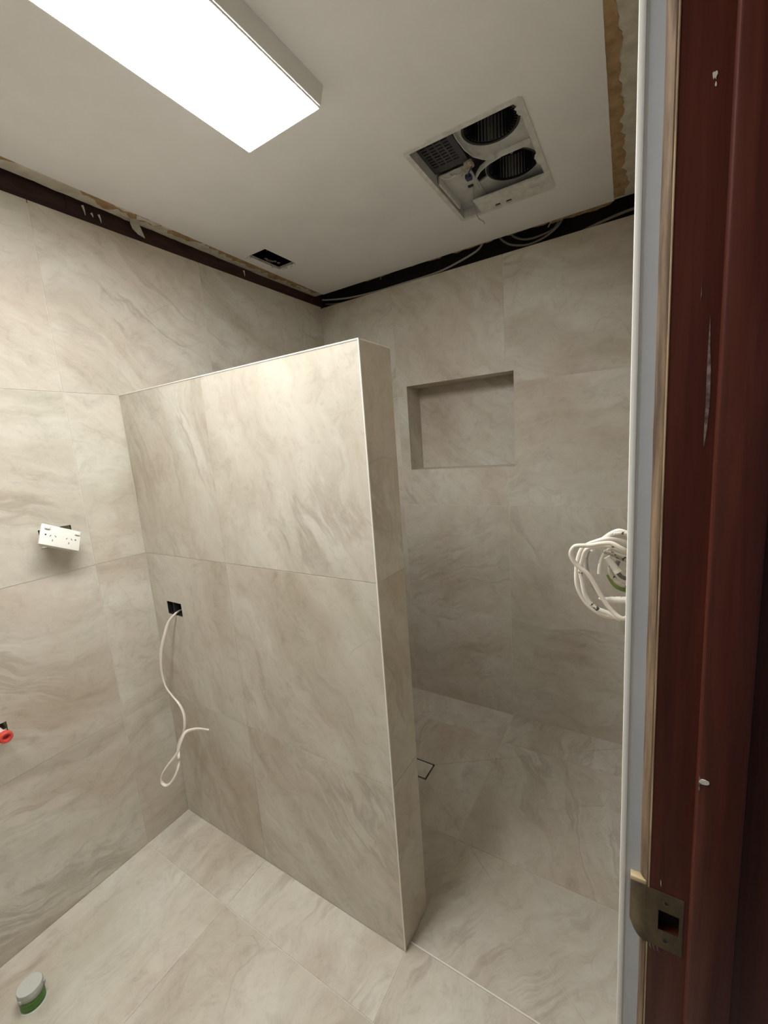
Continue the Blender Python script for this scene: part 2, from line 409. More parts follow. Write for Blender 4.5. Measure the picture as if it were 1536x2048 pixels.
for k, fl in falls.items():
    for i, (a, b) in enumerate(zip(clipseq(PX0, XJ, PX1), clipseq(PX0, XJ, PX1)[1:])):
        for j, (c, d) in enumerate(zip(clipseq(PY0, YJ, PY1), clipseq(PY0, YJ, PY1)[1:])):
            g = GAP / 2
            poly = clip_convex([(a + g, c + g), (b - g, c + g), (b - g, d - g), (a + g, d - g)], fl, g * .8)
            if len(poly) < 3: continue
            ar = abs(sum(p[0] * q[1] - p[1] * q[0] for p, q in zip(poly, poly[1:] + poly[:1]))) / 2
            if ar < 2e-4: continue
            cx, cy = (a + b) / 2, (c + d) / 2
            bm = bmesh.new()
            t = [bm.verts.new((x - cx, y - cy, zfall(k, x, y))) for x, y in poly]; o_ = [bm.verts.new((x - cx, y - cy, zfall(k, x, y) - TT)) for x, y in poly]
            bm.faces.new(t); bm.faces.new(o_[::-1]); n = len(t)
            for q in range(n): bm.faces.new((t[q], o_[q], o_[(q + 1) % n], t[(q + 1) % n]))
            ob = link('tile', fin(bm, 'tile'), 'stone', floor, Matrix.Translation((cx, cy, 0)))
            sd = cellseed.setdefault((i, j), (random.uniform(.6, .9), random.random(), random.random())); ob.color = (*sd, 1)
bm = bmesh.new()                              # grout bed under the falls
for k, fl in falls.items():
    t = [bm.verts.new((x, y, zfall(k, x, y) - .0014)) for x, y in fl]; b_ = [bm.verts.new((x, y, -.06)) for x, y in fl]
    bm.faces.new(t); bm.faces.new(b_[::-1])
    for q in range(4): bm.faces.new((t[q], b_[q], b_[(q + 1) % 4], t[(q + 1) % 4]))
link('grout_bed', fin(bm, 'grout_bed'), 'grout', floor)
box('threshold_trim', (LH + .001, .9415, -.02), (XR, .9452, .0018), 'lip', floor)

# ---- ceiling: board with two openings, painted skin under it
FAN = (1.008, 1.347, 1.376, 1.868); VENT = (.105, .214, 1.527, 1.72)
HC = [FAN, VENT]
bm = bmesh.new()
ys = [YF + .02 * i for i in range(1, int((2.128 - YF) / .02))]
cells_bm(bm, .0, XR + .02, YF - .02, 2.132, ZC + .002, ZC + .012, HC, sv=ys)
for v in bm.verts:
    if v.co.x < 1e-4:
        y = v.co.y; v.co.x = .012 - .030 * (y - .7) + .006 * noise.noise((y * 9, 1, 0)) + .004 * noise.noise((y * 40, 2, 0))
ceiling = struct(link('ceiling', fin(bm, 'ceiling'), 'plaster'))
bm = bmesh.new()
cells_bm(bm, .06, 1.556, YF - .02, 2.134, ZC - .0005, ZC + .0025, HC, sv=ys)
for v in bm.verts:
    y = v.co.y
    if abs(v.co.x - .06) < 1e-4: v.co.x = .077 - .024 * (y - .66) + .0016 * noise.noise((y * 30, 5, 0))
    elif abs(v.co.x - 1.556) < 1e-4: v.co.x = 1.568 - .0286 * (y - 1.0) + .0016 * noise.noise((y * 35, 9, 0))
link('paint_layer', fin(bm, 'paint_layer'), 'paint', ceiling)
def ribbon(name, along, inner, outer, z, m, th=.0012, axis='y'):
    """torn strip between two edge functions of the running coordinate"""
    bm = bmesh.new(); rows = []
    for s in along:
        a, b = inner(s), outer(s)
        pt = (lambda e, h: (e, s, h)) if axis == 'y' else (lambda e, h: (s, e, h))
        rows.append([bm.verts.new(pt(a, z)), bm.verts.new(pt(b, z)), bm.verts.new(pt(b, z + th)), bm.verts.new(pt(a, z + th))])
    for A, B in zip(rows, rows[1:]):
        for k in range(4): bm.faces.new((A[k], A[(k + 1) % 4], B[(k + 1) % 4], B[k]))
    bm.faces.new(rows[0]); bm.faces.new(rows[-1][::-1])
    return link(name, fin(bm, name), m, ceiling)
def rng(a, b, st=.004): n = max(3, int((b - a) / st)); return [a + (b - a) * i / n for i in range(n + 1)]
def nz(s, f, k): return noise.noise((s * f, k, .3))
# right edge: brown paper strip
ribbon('torn_paper', rng(.6, 2.115), lambda y: 1.566 - .0286 * (y - 1.0), lambda y: 1.589 - .012 * (y - 1.3) + .022 * nz(y, 8, 1) + .012 * nz(y, 27, 2) + .003 * nz(y, 90, 3), ZC + .0008, 'paper')
# left edge: brown patches beside the paint
eL = lambda y: .078 - .024 * (y - .66)
for a, b, dp, k in ((.55, .70, .035, 4), (.86, 1.15, .042, 7), (1.16, 1.42, .027, 9), (1.40, 1.72, .032, 12), (1.70, 2.10, .038, 15)):
    ribbon('torn_paper', rng(a, b), eL, lambda y: eL(y) - max(.001, (dp + .034 * nz(y, 14, k) + .016 * nz(y, 50, k + 1)) * min(1, (y - a) / .03, (b - y) / .03)), ZC + .0010, 'paper')
for a, b, off, dp, k in ((.97, 1.04, .004, .010, 21), (1.05, 1.14, .006, .016, 22), (1.145, 1.19, .004, .012, 23), (1.93, 1.99, .018, .010, 24)):
    ribbon('plaster_flake', rng(a, b, .003), lambda y: eL(y) - off - .003 * nz(y, 60, k), lambda y: eL(y) - off - max(.0005, (dp + .012 * nz(y, 45, k + .5)) * min(1, (y - a) / .012, (b - y) / .012)), ZC + .0001, 'flake', .0014)
# back edge: torn fringe of board paper
for a, b, dp, k in ((.09, .30, .004, 31), (.32, .56, .009, 33), (.60, .66, .008, 34), (.70, .80, .016, 35), (.84, 1.06, .018, 36), (1.10, 1.30, .014, 37), (1.28, 1.54, .030, 38)):
    ribbon('torn_paper', rng(a, b, .003), lambda x: 2.131, lambda x: 2.133 + max(.0005, (dp + .014 * nz(x, 16, k) + .006 * nz(x, 60, k + .4)) * min(1, (x - a) / .02, (b - x) / .02)), ZC + .0015, 'paper', .003, 'x')
# hanging flap and drips of plaster on the left
bm = bmesh.new()
fl = [((.030, 1.045, 2.402), (.030, 1.080, 2.402)), ((.016, 1.048, 2.388), (.018, 1.083, 2.391)), ((.010, 1.058, 2.374), (.012, 1.096, 2.372)), ((.008, 1.078, 2.362), (.009, 1.103, 2.356))]
R_ = [[bm.verts.new(a), bm.verts.new(b)] for a, b in fl]
for A, B in zip(R_, R_[1:]): bm.faces.new((A[0], A[1], B[1], B[0]))
bmesh.ops.solidify(bm, geom=list(bm.faces), thickness=.0015)
link('plaster_flake', fin(bm, 'plaster_flake'), 'flake', ceiling)
for y, z0, z1 in ((.905, 2.40, 2.372), (.93, 2.386, 2.375), (.955, 2.39, 2.366), (1.60, 2.392, 2.368)):
    tube('plaster_flake', [(-.014, y, z0), (-.015, y + .004, (z0 + z1) / 2), (-.016, y + .006, z1)], .004, 'flake', ceiling, res=3, seg=6, taper=lambda t: 1 - .8 * t)
# framing seen in the open joints
top_plate = struct(box('trim_1', (-.085, YF, 2.28), (-.019, YB + .05, 2.43), 'timber_dark')); top_plate.name = 'trim_1'
for y, w in ((.856, .016), (1.46, .012)):
    box('framing_joint', (-.020, y, 2.30), (-.0165, y + w, 2.43), 'timber_dark', top_plate)
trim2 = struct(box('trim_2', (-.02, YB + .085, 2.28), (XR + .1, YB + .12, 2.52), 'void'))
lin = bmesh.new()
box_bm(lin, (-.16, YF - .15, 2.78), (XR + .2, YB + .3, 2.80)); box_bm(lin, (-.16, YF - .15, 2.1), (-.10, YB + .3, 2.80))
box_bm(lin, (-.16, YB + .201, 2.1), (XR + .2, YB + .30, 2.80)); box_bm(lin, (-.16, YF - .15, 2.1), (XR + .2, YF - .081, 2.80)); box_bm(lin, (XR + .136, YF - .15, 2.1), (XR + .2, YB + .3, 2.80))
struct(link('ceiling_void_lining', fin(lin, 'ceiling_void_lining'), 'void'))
# back lining of the vent and dangling fibres
for i in range(14):
    x = random.choice([.107, .150, .19, .212]) + random.uniform(-.004, .004); y = random.choice([1.53, 1.60, 1.66, 1.715]) + random.uniform(-.02, .01)
    if x > .13 and 1.54 < y < 1.70: y = 1.717
    tube('vent_fibre', [(x, y, ZC + .008), (x + random.uniform(-.01, .01), y + random.uniform(-.008, .01), ZC + .001), (x + random.uniform(-.012, .012), y + random.uniform(-.008, .012), ZC - random.uniform(.003, .012))], .0007, 'cable_dim', ceiling, res=2, seg=4)
for i in range(7):
    x, y = random.uniform(.107, .13), random.uniform(1.58, 1.70)
    prism('plaster_flake', [(x, y), (x + .012, y - .006), (x + .016, y + .008), (x + .004, y + .012)], ZC + .0105, ZC + .0125, 'cable_dim', ceiling)

# ---- door frame on the far side of the doorway
JY = .540
fr = thing('door_1', 'dark stained timber door jamb with rebate stop and raw room-side edge', 'door frame', (1.74, JY, 0))
del fr['category'], fr['label']; struct(fr)
base = Matrix.Translation((-1.74, -JY, 0))
def jb(name, a, b, m, bevel=0): return box(name, a, b, m, fr, bevel, base)
SP = (1.6835, 1.7035, .939, .969)             # strike plate slot x, z
bm = bmesh.new(); cells_bm(bm, 1.674, 1.80, -.006, 2.09, 0, .030, [SP[:2] + SP[2:]])
Fj = frame((1, 0, 0), (0, 0, 1), (0, -1, 0), (0, JY + .030, 0))
bm.transform(Fj); link('jamb', fin(bm, 'jamb'), 'wood', fr, base)
jb('jamb', (1.684, JY + .012, .925), (1.7035, JY + .030, .985), 'void')
jb('stop', (1.7105, JY - .018, 0), (1.748, JY - .0002, 2.06), 'wood', .0022)
bm = bmesh.new()
n = 160
prev = None
for i in range(n + 1):                         # raw room-side edge, worn rounded profile
    z = 2.06 * i / n; wob = .0012 * noise.noise((0, 0, z * 7)) + .0006 * noise.noise((3, 0, z * 31))
    x0 = 1.6645 + (.0012 if z < 1.0 else 0) + wob * .5
    x0 += .0008 * (1.4 - z) * 1.5 if z < 1.4 else 0
    ring = [bm.verts.new(c) for c in ((x0, JY + .030, z), (x0, JY + .007 + wob, z), (x0 + .003, JY + .0025 + wob, z), (1.6715, JY - .0002, z), (1.6742, JY, z), (1.6742, JY + .030, z))]
    if prev:
        for k in range(6): bm.faces.new((prev[k], prev[(k + 1) % 6], ring[(k + 1) % 6], ring[k]))
    else: bm.faces.new(ring)
    prev = ring
jb('arris_highlight', (1.6729, JY - .0007, 0), (1.6745, JY + .001, 2.06), 'arris', .0004)  # pale strip: light caught along the edge, put into its colour
bm.faces.new(prev[::-1]); link('jamb_edge', fin(bm, 'jamb_edge', True), 'raw_timber', fr, base)
jb('lining_strip', (1.6535, JY + .008, 0), (1.6715, JY + .032, 2.06), 'grey_paint')
jb('corner_trim', (XR - .0006, JY + .006, 0), (XR + .0055, JY + .014, 2.06), 'white_trim', .0012)
jb('corner_trim', (XR + .0050, JY + .0085, 0), (XR + .0092, JY + .016, 2.06), 'white_trim', .0006)
jb('head', (1.66, DY0, DZ - .005), (1.80, JY + .01, DZ + .03), 'wood')
jb('jamb', (1.66, DY0 - .002, 0), (1.80, DY0 + .028, DZ), 'wood')
# dents and scuffs: chipped paint proud of the timber
def chip(pts, y, m='flake', th=.0009):
    bm = bmesh.new(); a = [bm.verts.new((x, y, z)) for x, z in pts]; b = [bm.verts.new((x, y - th, z)) for x, z in pts]
    bm.faces.new(a); bm.faces.new(b[::-1]); k = len(pts)
    for i in range(k): bm.faces.new((a[i], a[(i + 1) % k], b[(i + 1) % k], b[i]))
    link('paint_chip', fin(bm, 'paint_chip'), m, fr, base)
def blob(cx, cz, rx, rz, k=9, j=.3): return [(cx + rx * math.cos(2 * math.pi * i / k) * random.uniform(1 - j, 1 + j), cz + rz * math.sin(2 * math.pi * i / k) * random.uniform(1 - j, 1 + j)) for i in range(k)]
M['scuff'] = mottled('pale_scuff', (.10, .055, .045), (.28, .24, .22), 160, .6)
chip(blob(1.6985, 1.786, .0016, .0030, 12, .45), JY, 'flake', .0004); chip(blob(1.6995, 1.779, .0008, .0016, 7, .4), JY, 'flake', .0004)
chip([(1.7035, 1.602), (1.7045, 1.575), (1.7058, 1.555), (1.7062, 1.53), (1.7052, 1.505), (1.7035, 1.487), (1.7030, 1.50), (1.7033, 1.525), (1.7030, 1.55), (1.7030, 1.58)], JY, 'scuff', .0003)
chip([(1.6965, 1.632), (1.6968, 1.622), (1.6961, 1.615)], JY, 'scuff', .0003)
chip(blob(1.7155, 1.160, .0042, .0030, 9, .15), JY - .018, 'flake')
chip([(1.7112, 1.166), (1.7125, 1.163), (1.7122, 1.148), (1.7112, 1.150)], JY - .018, 'scuff', .0006)
chip([(1.6842, 1.0085), (1.6850, 1.006), (1.6852, .999), (1.6845, 1.002)], JY, 'flake', .0003)
for dx in (0, .0035, .0075): chip([(1.6745 + dx, .921), (1.6765 + dx, .9175), (1.6780 + dx, .909), (1.6762 + dx, .912)], JY, 'scuff', .0003)

# ---- strike plate (let into the jamb, lip wrapped round the raw edge)
sp = thing('strike_plate', 'worn brass strike plate with curved lip on the dark door jamb', 'strike plate', (1.69, JY, .953))
bs = Matrix.Translation((-1.69, -JY, -.953))
bm = bmesh.new(); cells_bm(bm, 1.6705, 1.7065, .9175, .9925, 0, .0014, [(1.6835, 1.7030, .9415, .9685)], su=[1.6735])
bm.transform(frame((1, 0, 0), (0, 0, 1), (0, -1, 0), (0, JY + .0004, 0)))
link('plate', fin(bm, 'plate'), 'brass', sp, bs)
bm = bmesh.new(); rows = []
for i in range(9):                              # curved lip
    t = i / 8; x = 1.6710 - .0155 * t; y = JY - .0009 + .0065 * t * t
    zt, zb = .9930 - .0035 * max(0, t - .75) / .25, .9175 + .0005 + .022 * max(0, t - .15) ** 2.2
    rows.append([bm.verts.new((x, y, zb)), bm.verts.new((x, y, zt)), bm.verts.new((x, y + .0014, zt)), bm.verts.new((x, y + .0014, zb))])
for A, B in zip(rows, rows[1:]):
    for k in range(4): bm.faces.new((A[k], A[(k + 1) % 4], B[(k + 1) % 4], B[k]))
bm.faces.new(rows[0]); bm.faces.new(rows[-1][::-1]); link('lip', fin(bm, 'lip', True), 'brass', sp, bs)
for z in (.9805, .9295):
    lathe('screw_hole', [(.0019, 0), (.0019, .0008)], 'slot', sp, bs @ frame((1, 0, 0), (0, 0, 1), (0, -1, 0), (1.6905, JY - .0008, z)), 14)
    lathe('countersink', [(.0036, 0), (.0036, .0003), (.0020, .0005)], 'brass', sp, bs @ frame((1, 0, 0), (0, 0, 1), (0, -1, 0), (1.6905, JY - .0009, z)), 18)
box('chiselled_recess', (1.6555, JY - .0002, .9925), (1.6712, JY + .0095, .9985), 'pale_timber', sp, .001, bs)

# ================================================================== LIGHT
L0, L1, LY0, LY1, LZ = .692, .952, -.185, 1.020, 2.346
lt = thing('ceiling_light', 'long lit white LED panel light fixed to the ceiling', 'ceiling light', (.822, .42, ZC))
bl = Matrix.Translation((-.822, -.42, -ZC))
bm = bmesh.new()
box_bm(bm, (L0, LY0, LZ + .004), (L1, LY1, ZC - .001))
for v in bm.verts:
    if v.co.z > 2.38:
        v.co.x += .008 * (1 if v.co.x > .8 else -1); v.co.y += .008 * (1 if v.co.y > .4 else -1)
bmesh.ops.bevel(bm, geom=[e for e in bm.edges if all(v.co.z < 2.37 for v in e.verts)], offset=.004, segments=2, affect='EDGES')
link('housing', fin(bm, 'housing', True), 'lamp_body', lt, bl)
box('diffuser', (L0 + .0035, LY0 + .004, LZ), (L1 - .0035, LY1 - .0035, LZ + .006), 'led', lt, .0012, bl)
bm = bmesh.new(); cells_bm(bm, L0 + .0005, L1 - .0005, LY0 + .001, LY1 - .0005, LZ + .0012, LZ + .0055, [(L0 + .0033, L1 - .0033, LY0 + .004, LY1 - .0033)])
link('bezel', fin(bm, 'bezel'), 'lamp_body', lt, bl)
ld = bpy.data.lights.new('led_beam', 'AREA'); ld.shape = 'RECTANGLE'; ld.size = L1 - L0 - .008; ld.size_y = LY1 - LY0 - .008
ld.energy = BEAM; ld.spread = math.radians(SPREAD); ld.color = (1.0, .995, .975)
lo = bpy.data.objects.new('led_beam', ld); C.objects.link(lo); lo.parent = lt; lo.matrix_basis = bl @ Matrix.Translation(((L0 + L1) / 2, (LY0 + LY1) / 2, LZ - .0015))

# ================================================================== VENT FAN UNIT
fu = thing('bathroom_fan_heater', 'uncovered white ceiling exhaust unit with two black impellers', 'exhaust fan', (1.177, 1.62, ZC))
bf = Matrix.Translation((-1.177, -1.62, -ZC))
def fb(name, a, b, m, bevel=0, parent=None): return box(name, a, b, m, parent or fu, bevel, bf if parent is None else Matrix())
def rrect(x0, x1, y0, y1, r, k=6):
    o = []
    for cx, cy, a0 in ((x1 - r, y1 - r, 0), (x0 + r, y1 - r, 90), (x0 + r, y0 + r, 180), (x1 - r, y0 + r, 270)):
        o += [(cx + r * math.cos(math.radians(a0 + 90 * i / k)), cy + r * math.sin(math.radians(a0 + 90 * i / k))) for i in range(k + 1)]
    return o
# flange: rounded outer outline, rectangular opening, wide tray on one side
OP = (1.013, 1.343, 1.380, 1.762)
bm = bmesh.new()
out = rrect(.997, 1.360, 1.364, 1.879, .014)
inn = rrect(OP[0], OP[1], OP[2], 1.862, .004)
for z0, z1 in ((ZC - .004, ZC - .0006),):
    A, B, a, b = [[bm.verts.new((x, y, z)) for x, y in l] for l, z in ((out, z0), (out, z1), (inn, z0), (inn, z1))]
    n = len(A)
    for i in range(n):
        j = (i + 1) % n
        bm.faces.new((A[i], A[j], B[j], B[i])); bm.faces.new((a[j], a[i], b[i], b[j])); bm.faces.new((A[j], A[i], a[i], a[j])); bm.faces.new((B[i], B[j], b[j], b[i]))
link('flange', fin(bm, 'flange'), 'flange', fu, bf)
# open housing
bm = bmesh.new()
hx0, hx1, hy0, hy1, hz = .952, 1.352, 1.384, 1.93, 2.56
hx0 = 1.0095; hy1 = 1.866; hx1 = 1.3462; hy0 = 1.3775
for a, b in (((hx0, hy0, ZC - .0005), (hx0 + .002, hy1, hz)), ((hx1 - .002, hy0, ZC - .0005), (hx1, hy1, hz)), ((hx0, hy0, ZC - .0005), (hx1, hy0 + .002, hz)), ((hx0, hy1 - .002, ZC - .0005), (hx1, hy1, hz)), ((hx0, hy0, hz), (hx1, hy1, hz + .002))):
    box_bm(bm, a, b)
link('housing', fin(bm, 'housing'), 'housing', fu, bf)
# lower tray with clip holes
bm = bmesh.new()
cells_bm(bm, 1.085, OP[1] + .002, 1.765, 1.864, ZC - .003, ZC + .002, [(1.144, 1.165, 1.842, 1.861), (1.187, 1.208, 1.842, 1.861)])
link('tray', fin(bm, 'tray'), 'flange', fu, bf)
fb('tray_rib', (1.10, 1.772, ZC - .0055), (1.335, 1.777, ZC - .003), 'flange', .001)
fb('tray_rib', (1.285, 1.80, ZC - .0045), (1.315, 1.822, ZC - .003), 'housing', .001)
fb('terminal_base', (1.014, 1.60, 2.428), (1.125, 1.862, 2.434), 'housing', .002)
fb('terminal_cover', (1.014, 1.60, 2.405), (1.024, 1.80, 2.43), 'flange', .003)
for cx in (1.1545, 1.1975): fb('clip_slot', (cx - .0115, 1.8405, ZC + .0021), (cx + .0115, 1.8625, ZC + .004), 'slot')
for pts in ([(1.3445, 1.392), (1.3445, 1.436), (1.337, 1.432), (1.333, 1.420), (1.336, 1.412), (1.331, 1.402)], [(1.3445, 1.628), (1.3445, 1.70), (1.338, 1.694), (1.333, 1.678), (1.336, 1.668), (1.331, 1.656), (1.336, 1.64)]):
    prism('foil_tape_scrap', pts, ZC - .0036, ZC - .0026, 'flange', fu, bf)
# two blower scrolls with impellers
def annulus(name, cx, cy, outline, r, z0, z1, m):
    bm = bmesh.new(); n = 64
    ang = [2 * math.pi * i / n for i in range(n)]
    def hit(a):                                  # ray to outline polygon
        best = None
        for p, q in zip(outline, outline[1:] + outline[:1]):
            dx, dy = math.cos(a), math.sin(a); ex, ey = q[0] - p[0], q[1] - p[1]; den = dx * ey - dy * ex
            if abs(den) < 1e-9: continue
            t = ((p[0] - cx) * ey - (p[1] - cy) * ex) / den; s = ((p[0] - cx) * dy - (p[1] - cy) * dx) / den
            if t > 0 and -1e-6 <= s <= 1 + 1e-6: best = t if best is None else max(best, t)
        return best or r * 1.1
    O0, O1, I0, I1 = [], [], [], []
    for a in ang:
        t = max(hit(a), r + .001)
        for L, q, z in ((O0, t, z0), (O1, t, z1), (I0, r, z0), (I1, r, z1)): L.append(bm.verts.new((cx + q * math.cos(a), cy + q * math.sin(a), z)))
    for i in range(n):
        j = (i + 1) % n
        bm.faces.new((O0[i], O0[j], O1[j], O1[i])); bm.faces.new((I0[j], I0[i], I1[i], I1[j])); bm.faces.new((O0[j], O0[i], I0[i], I0[j])); bm.faces.new((O1[i], O1[j], I1[j], I1[i]))
    return link(name, fin(bm, name, True), m, fu, bf)
ZS = 2.432
sc1 = [(1.344, 1.380), (1.344, 1.598), (1.215, 1.598)] + [(1.245 + .100 * math.cos(math.radians(a)), 1.500 + .105 * math.sin(math.radians(a))) for a in range(115, 200, 8)] + [(1.148, 1.380)]
sc2 = [(1.344, 1.599), (1.344, 1.862), (1.112, 1.862), (1.110, 1.725)] + [(1.243 + .125 * math.cos(math.radians(a)), 1.735 + .115 * math.sin(math.radians(a))) for a in range(185, 106, -8)] + [(1.215, 1.599)]
annulus('blower_plate', 1.243, 1.472, sc1[::-1], .087, ZS, ZS + .006, 'housing')
annulus('blower_plate', 1.247, 1.704, sc2[::-1], .087, ZS, ZS + .006, 'housing')
for cx, cy in ((1.243, 1.472), (1.247, 1.704)):
    bm = bmesh.new(); n = 44
    for i in range(n):
        a = 2 * math.pi * i / n; c, s = math.cos(a), math.sin(a); rot = Matrix.Rotation(a, 4, 'Z')
        q = bmesh.new(); box_bm(q, (.070, -.0010, 0), (.082, .0010, .075)); q.transform(Matrix.Translation((cx, cy, ZS + .004)) @ rot)
        me = bpy.data.meshes.new('t'); q.to_mesh(me); q.free(); bm.from_mesh(me); bpy.data.meshes.remove(me)
    imp = link('impeller', fin(bm, 'impeller'), 'black', fu, bf)
    lathe('impeller_ring', [(.0865, ZS + .001), (.0865, ZS + .006), (.079, ZS + .006), (.079, ZS + .001), (.0865, ZS + .001)], 'black', imp, Matrix.Translation((cx, cy, 0)), 48, False)
    lathe('impeller_back', [(.086, ZS + .079), (.086, ZS + .082), (.001, ZS + .082)], 'black', imp, Matrix.Translation((cx, cy, 0)), 48, True)
    lathe('hub', [(.001, ZS + .079), (.016, ZS + .075), (.014, ZS + .045), (.001, ZS + .040)], 'black', imp, Matrix.Translation((cx, cy, 0)), 24, False)
    lathe('hub_nut', [(.0045, ZS + .036), (.0045, ZS + .044)], 'alu', imp, Matrix.Translation((cx, cy, 0)), 6)
    lathe('scroll_wall', [(.0872, ZS + .006), (.0872, ZS + .1), (.089, ZS + .1), (.089, ZS + .006), (.0872, ZS + .006)], 'housing', imp, Matrix.Translation((cx, cy, 0)), 48, False)
# curved lip walls of the scrolls
for lst in ([(1.150, 1.388), (1.147, 1.44), (1.150, 1.50), (1.162, 1.55), (1.185, 1.585), (1.215, 1.600)], [(1.118, 1.764), (1.117, 1.715), (1.128, 1.672), (1.155, 1.640), (1.195, 1.618), (1.24, 1.606), (1.33, 1.604)]):
    bm = bmesh.new(); rows = []
    for i, (x, y) in enumerate(lst):
        rows.append([bm.verts.new((x, y, ZS - .018)), bm.verts.new((x + .002, y - .001, ZS - .018)), bm.verts.new((x + .002, y - .001, ZS + .002)), bm.verts.new((x, y, ZS + .002))])
    for A, B in zip(rows, rows[1:]):
        for k in range(4): bm.faces.new((A[k], A[(k + 1) % 4], B[(k + 1) % 4], B[k]))
    bm.faces.new(rows[0]); bm.faces.new(rows[-1][::-1]); link('scroll_lip', fin(bm, 'scroll_lip', True), 'flange', fu, bf)
# motor cover grille
gx0, gx1, gy0, gy1, gz = 1.0125, 1.135, 1.400, 1.585, 2.432
sl = [(gx0 + .010 + .0245 * r, gx0 + .010 + .0245 * r + .019, gy0 + .020 + .0155 * c, gy0 + .020 + .0155 * c + .0075) for r in range(4) for c in range(9)]
bm = bmesh.new(); cells_bm(bm, gx0, gx1, gy0, gy1, gz, gz + .004, sl)
gr = link('grille', fin(bm, 'grille'), 'charcoal', fu, bf)
box('grille_box', (gx0, gy0, gz + .0035), (gx1, gy1, gz + .06), 'black', gr)
# loose wiring and connectors
fb('connector', (1.098, 1.645, 2.415), (1.118, 1.668, 2.432), 'blue', .002)
fb('connector', (1.085, 1.712, 2.4225), (1.104, 1.720, 2.4285), 'slot')
for k, p in enumerate([[(1.10, 1.60, 2.43), (1.115, 1.62, 2.418), (1.13, 1.61, 2.42), (1.145, 1.60, 2.43)], [(1.06, 1.605, 2.425), (1.085, 1.60, 2.415), (1.11, 1.607, 2.42), (1.14, 1.592, 2.43)],
                       [(1.108, 1.65, 2.42), (1.12, 1.62, 2.412), (1.14, 1.60, 2.42)], [(1.02, 1.60, 2.43), (1.05, 1.612, 2.418), (1.09, 1.606, 2.42)], [(1.09, 1.64, 2.425), (1.10, 1.615, 2.414), (1.135, 1.585, 2.43)]]):
    tube('loose_wire', p, .0018, ['copper', 'cable_grey', 'blue', 'cable', 'copper'][k], fu, res=4, seg=6).matrix_basis = bf
fb('crumbs', (1.118, 1.575, 2.420), (1.146, 1.612, 2.431), 'copper', .004)
tube('earth_wire', [(1.105, 1.715, 2.425), (1.085, 1.775, 2.41), (1.073, 1.822, 2.397), (1.068, 1.855, 2.391), (1.069, 1.880, 2.385), (1.079, 1.905, 2.381), (1.078, 1.918, 2.378)], .0016, 'cable_grey', fu, res=5, seg=6).matrix_basis = bf

# ================================================================== POWER OUTLET hanging off the left wall
TLc, TRc, BLc = Vector((.045, .592, 1.344)), Vector((.045, .693, 1.294)), Vector((.075, .5597, 1.288))
uu = (TRc - TLc).normalized(); nn = uu.cross(BLc - TLc); nn = -nn.normalized() if nn.normalized().x < 0 else nn.normalized(); vv = nn.cross(uu)
ow, oh = .1135, .0715
po = thing('power_outlet', 'white double power outlet hanging loose from a hole in the tiles', 'power outlet', (0, 0, 0))
po.matrix_basis = frame(uu, vv, nn, TLc + uu * ow / 2 - vv * oh / 2)
plate = box('plate', (-ow / 2, -oh / 2, -.009), (ow / 2, oh / 2, 0), 'white_plastic', po, .0022)
box('back_block', (-.045, -.027, -.034), (.046, .022, -.0085), 'cream_plastic', po, .002)
def at(fu_, fv_): return (fu_ - .5) * ow, (.5 - fv_) * oh
for a, b in ((.135, .17), (.899, .165)):
    x, y = at(a, b); box('switch_rocker', (x - .0076, y - .0064, -.001), (x + .0076, y + .0064, .0065), 'white_plastic', po, .0026)
def slot(x, y, rot, L=.0066, w=.0017):
    o = box('socket_slot', (-L / 2, -w / 2, -.001), (L / 2, w / 2, .0003), 'slot', po); o.matrix_basis = Matrix.Translation((x, y, 0)) @ Matrix.Rotation(math.radians(rot), 4, 'Z')
for cx, pts in ((0, ((.242, .522, 62), (.366, .512, -62 + 8), (.305, .731, 90))), (1, ((.647, .51, 62), (.771, .502, -54), (.71, .711, 90)))):
    for a, b, r in pts: x, y = at(a, b); slot(x, y, r)
x, y = at(.124, .509); lathe('screw_hole', [(.0026, -.0005), (.0026, .0003)], 'slot', po, Matrix.Translation((x, y, 0)), 14)
x, y = at(.872, .487); lathe('screw_hole', [(.0022, -.0005), (.0022, .0003)], 'slot', po, Matrix.Translation((x, y, 0)), 14)
tube('feed_cable', [(0, .0, -.03), (.01, .008, -.045), (.02, .012, -.07), (.022, .014, -.095)], .0045, 'cable', po, res=4, seg=8)

# ================================================================== PARTITION CABLE AND WALL BOX
wb = thing('wall_box', 'small black recessed electrical box in the partition tiles', 'wall box', (.1415, YH + .03, .9475))
bw = Matrix.Translation((-.1415, -YH - .03, -.9475))
x0, x1, z0, z1 = HP[0]
for a, b in (((x0 - .002, YH + .004, z0 - .002), (x0 + .001, YH + .045, z1 + .002)), ((x1 - .001, YH + .004, z0 - .002), (x1 + .002, YH + .045, z1 + .002)), ((x0, YH + .004, z0 - .002), (x1, YH + .045, z0 + .001)), ((x0, YH + .004, z1 - .001), (x1, YH + .045, z1 + .002))):
    box('side', a, b, 'slot', wb, 0, bw)
box('back', (x0, YH + .044, z0), (x1, YH + .047, z1), 'slot', wb, 0, bw)
box('screw_lug', (x0 + .022, YH + .010, z0 + .002), (x0 + .026, YH + .03, z1 - .002), 'charcoal', wb, 0, bw)
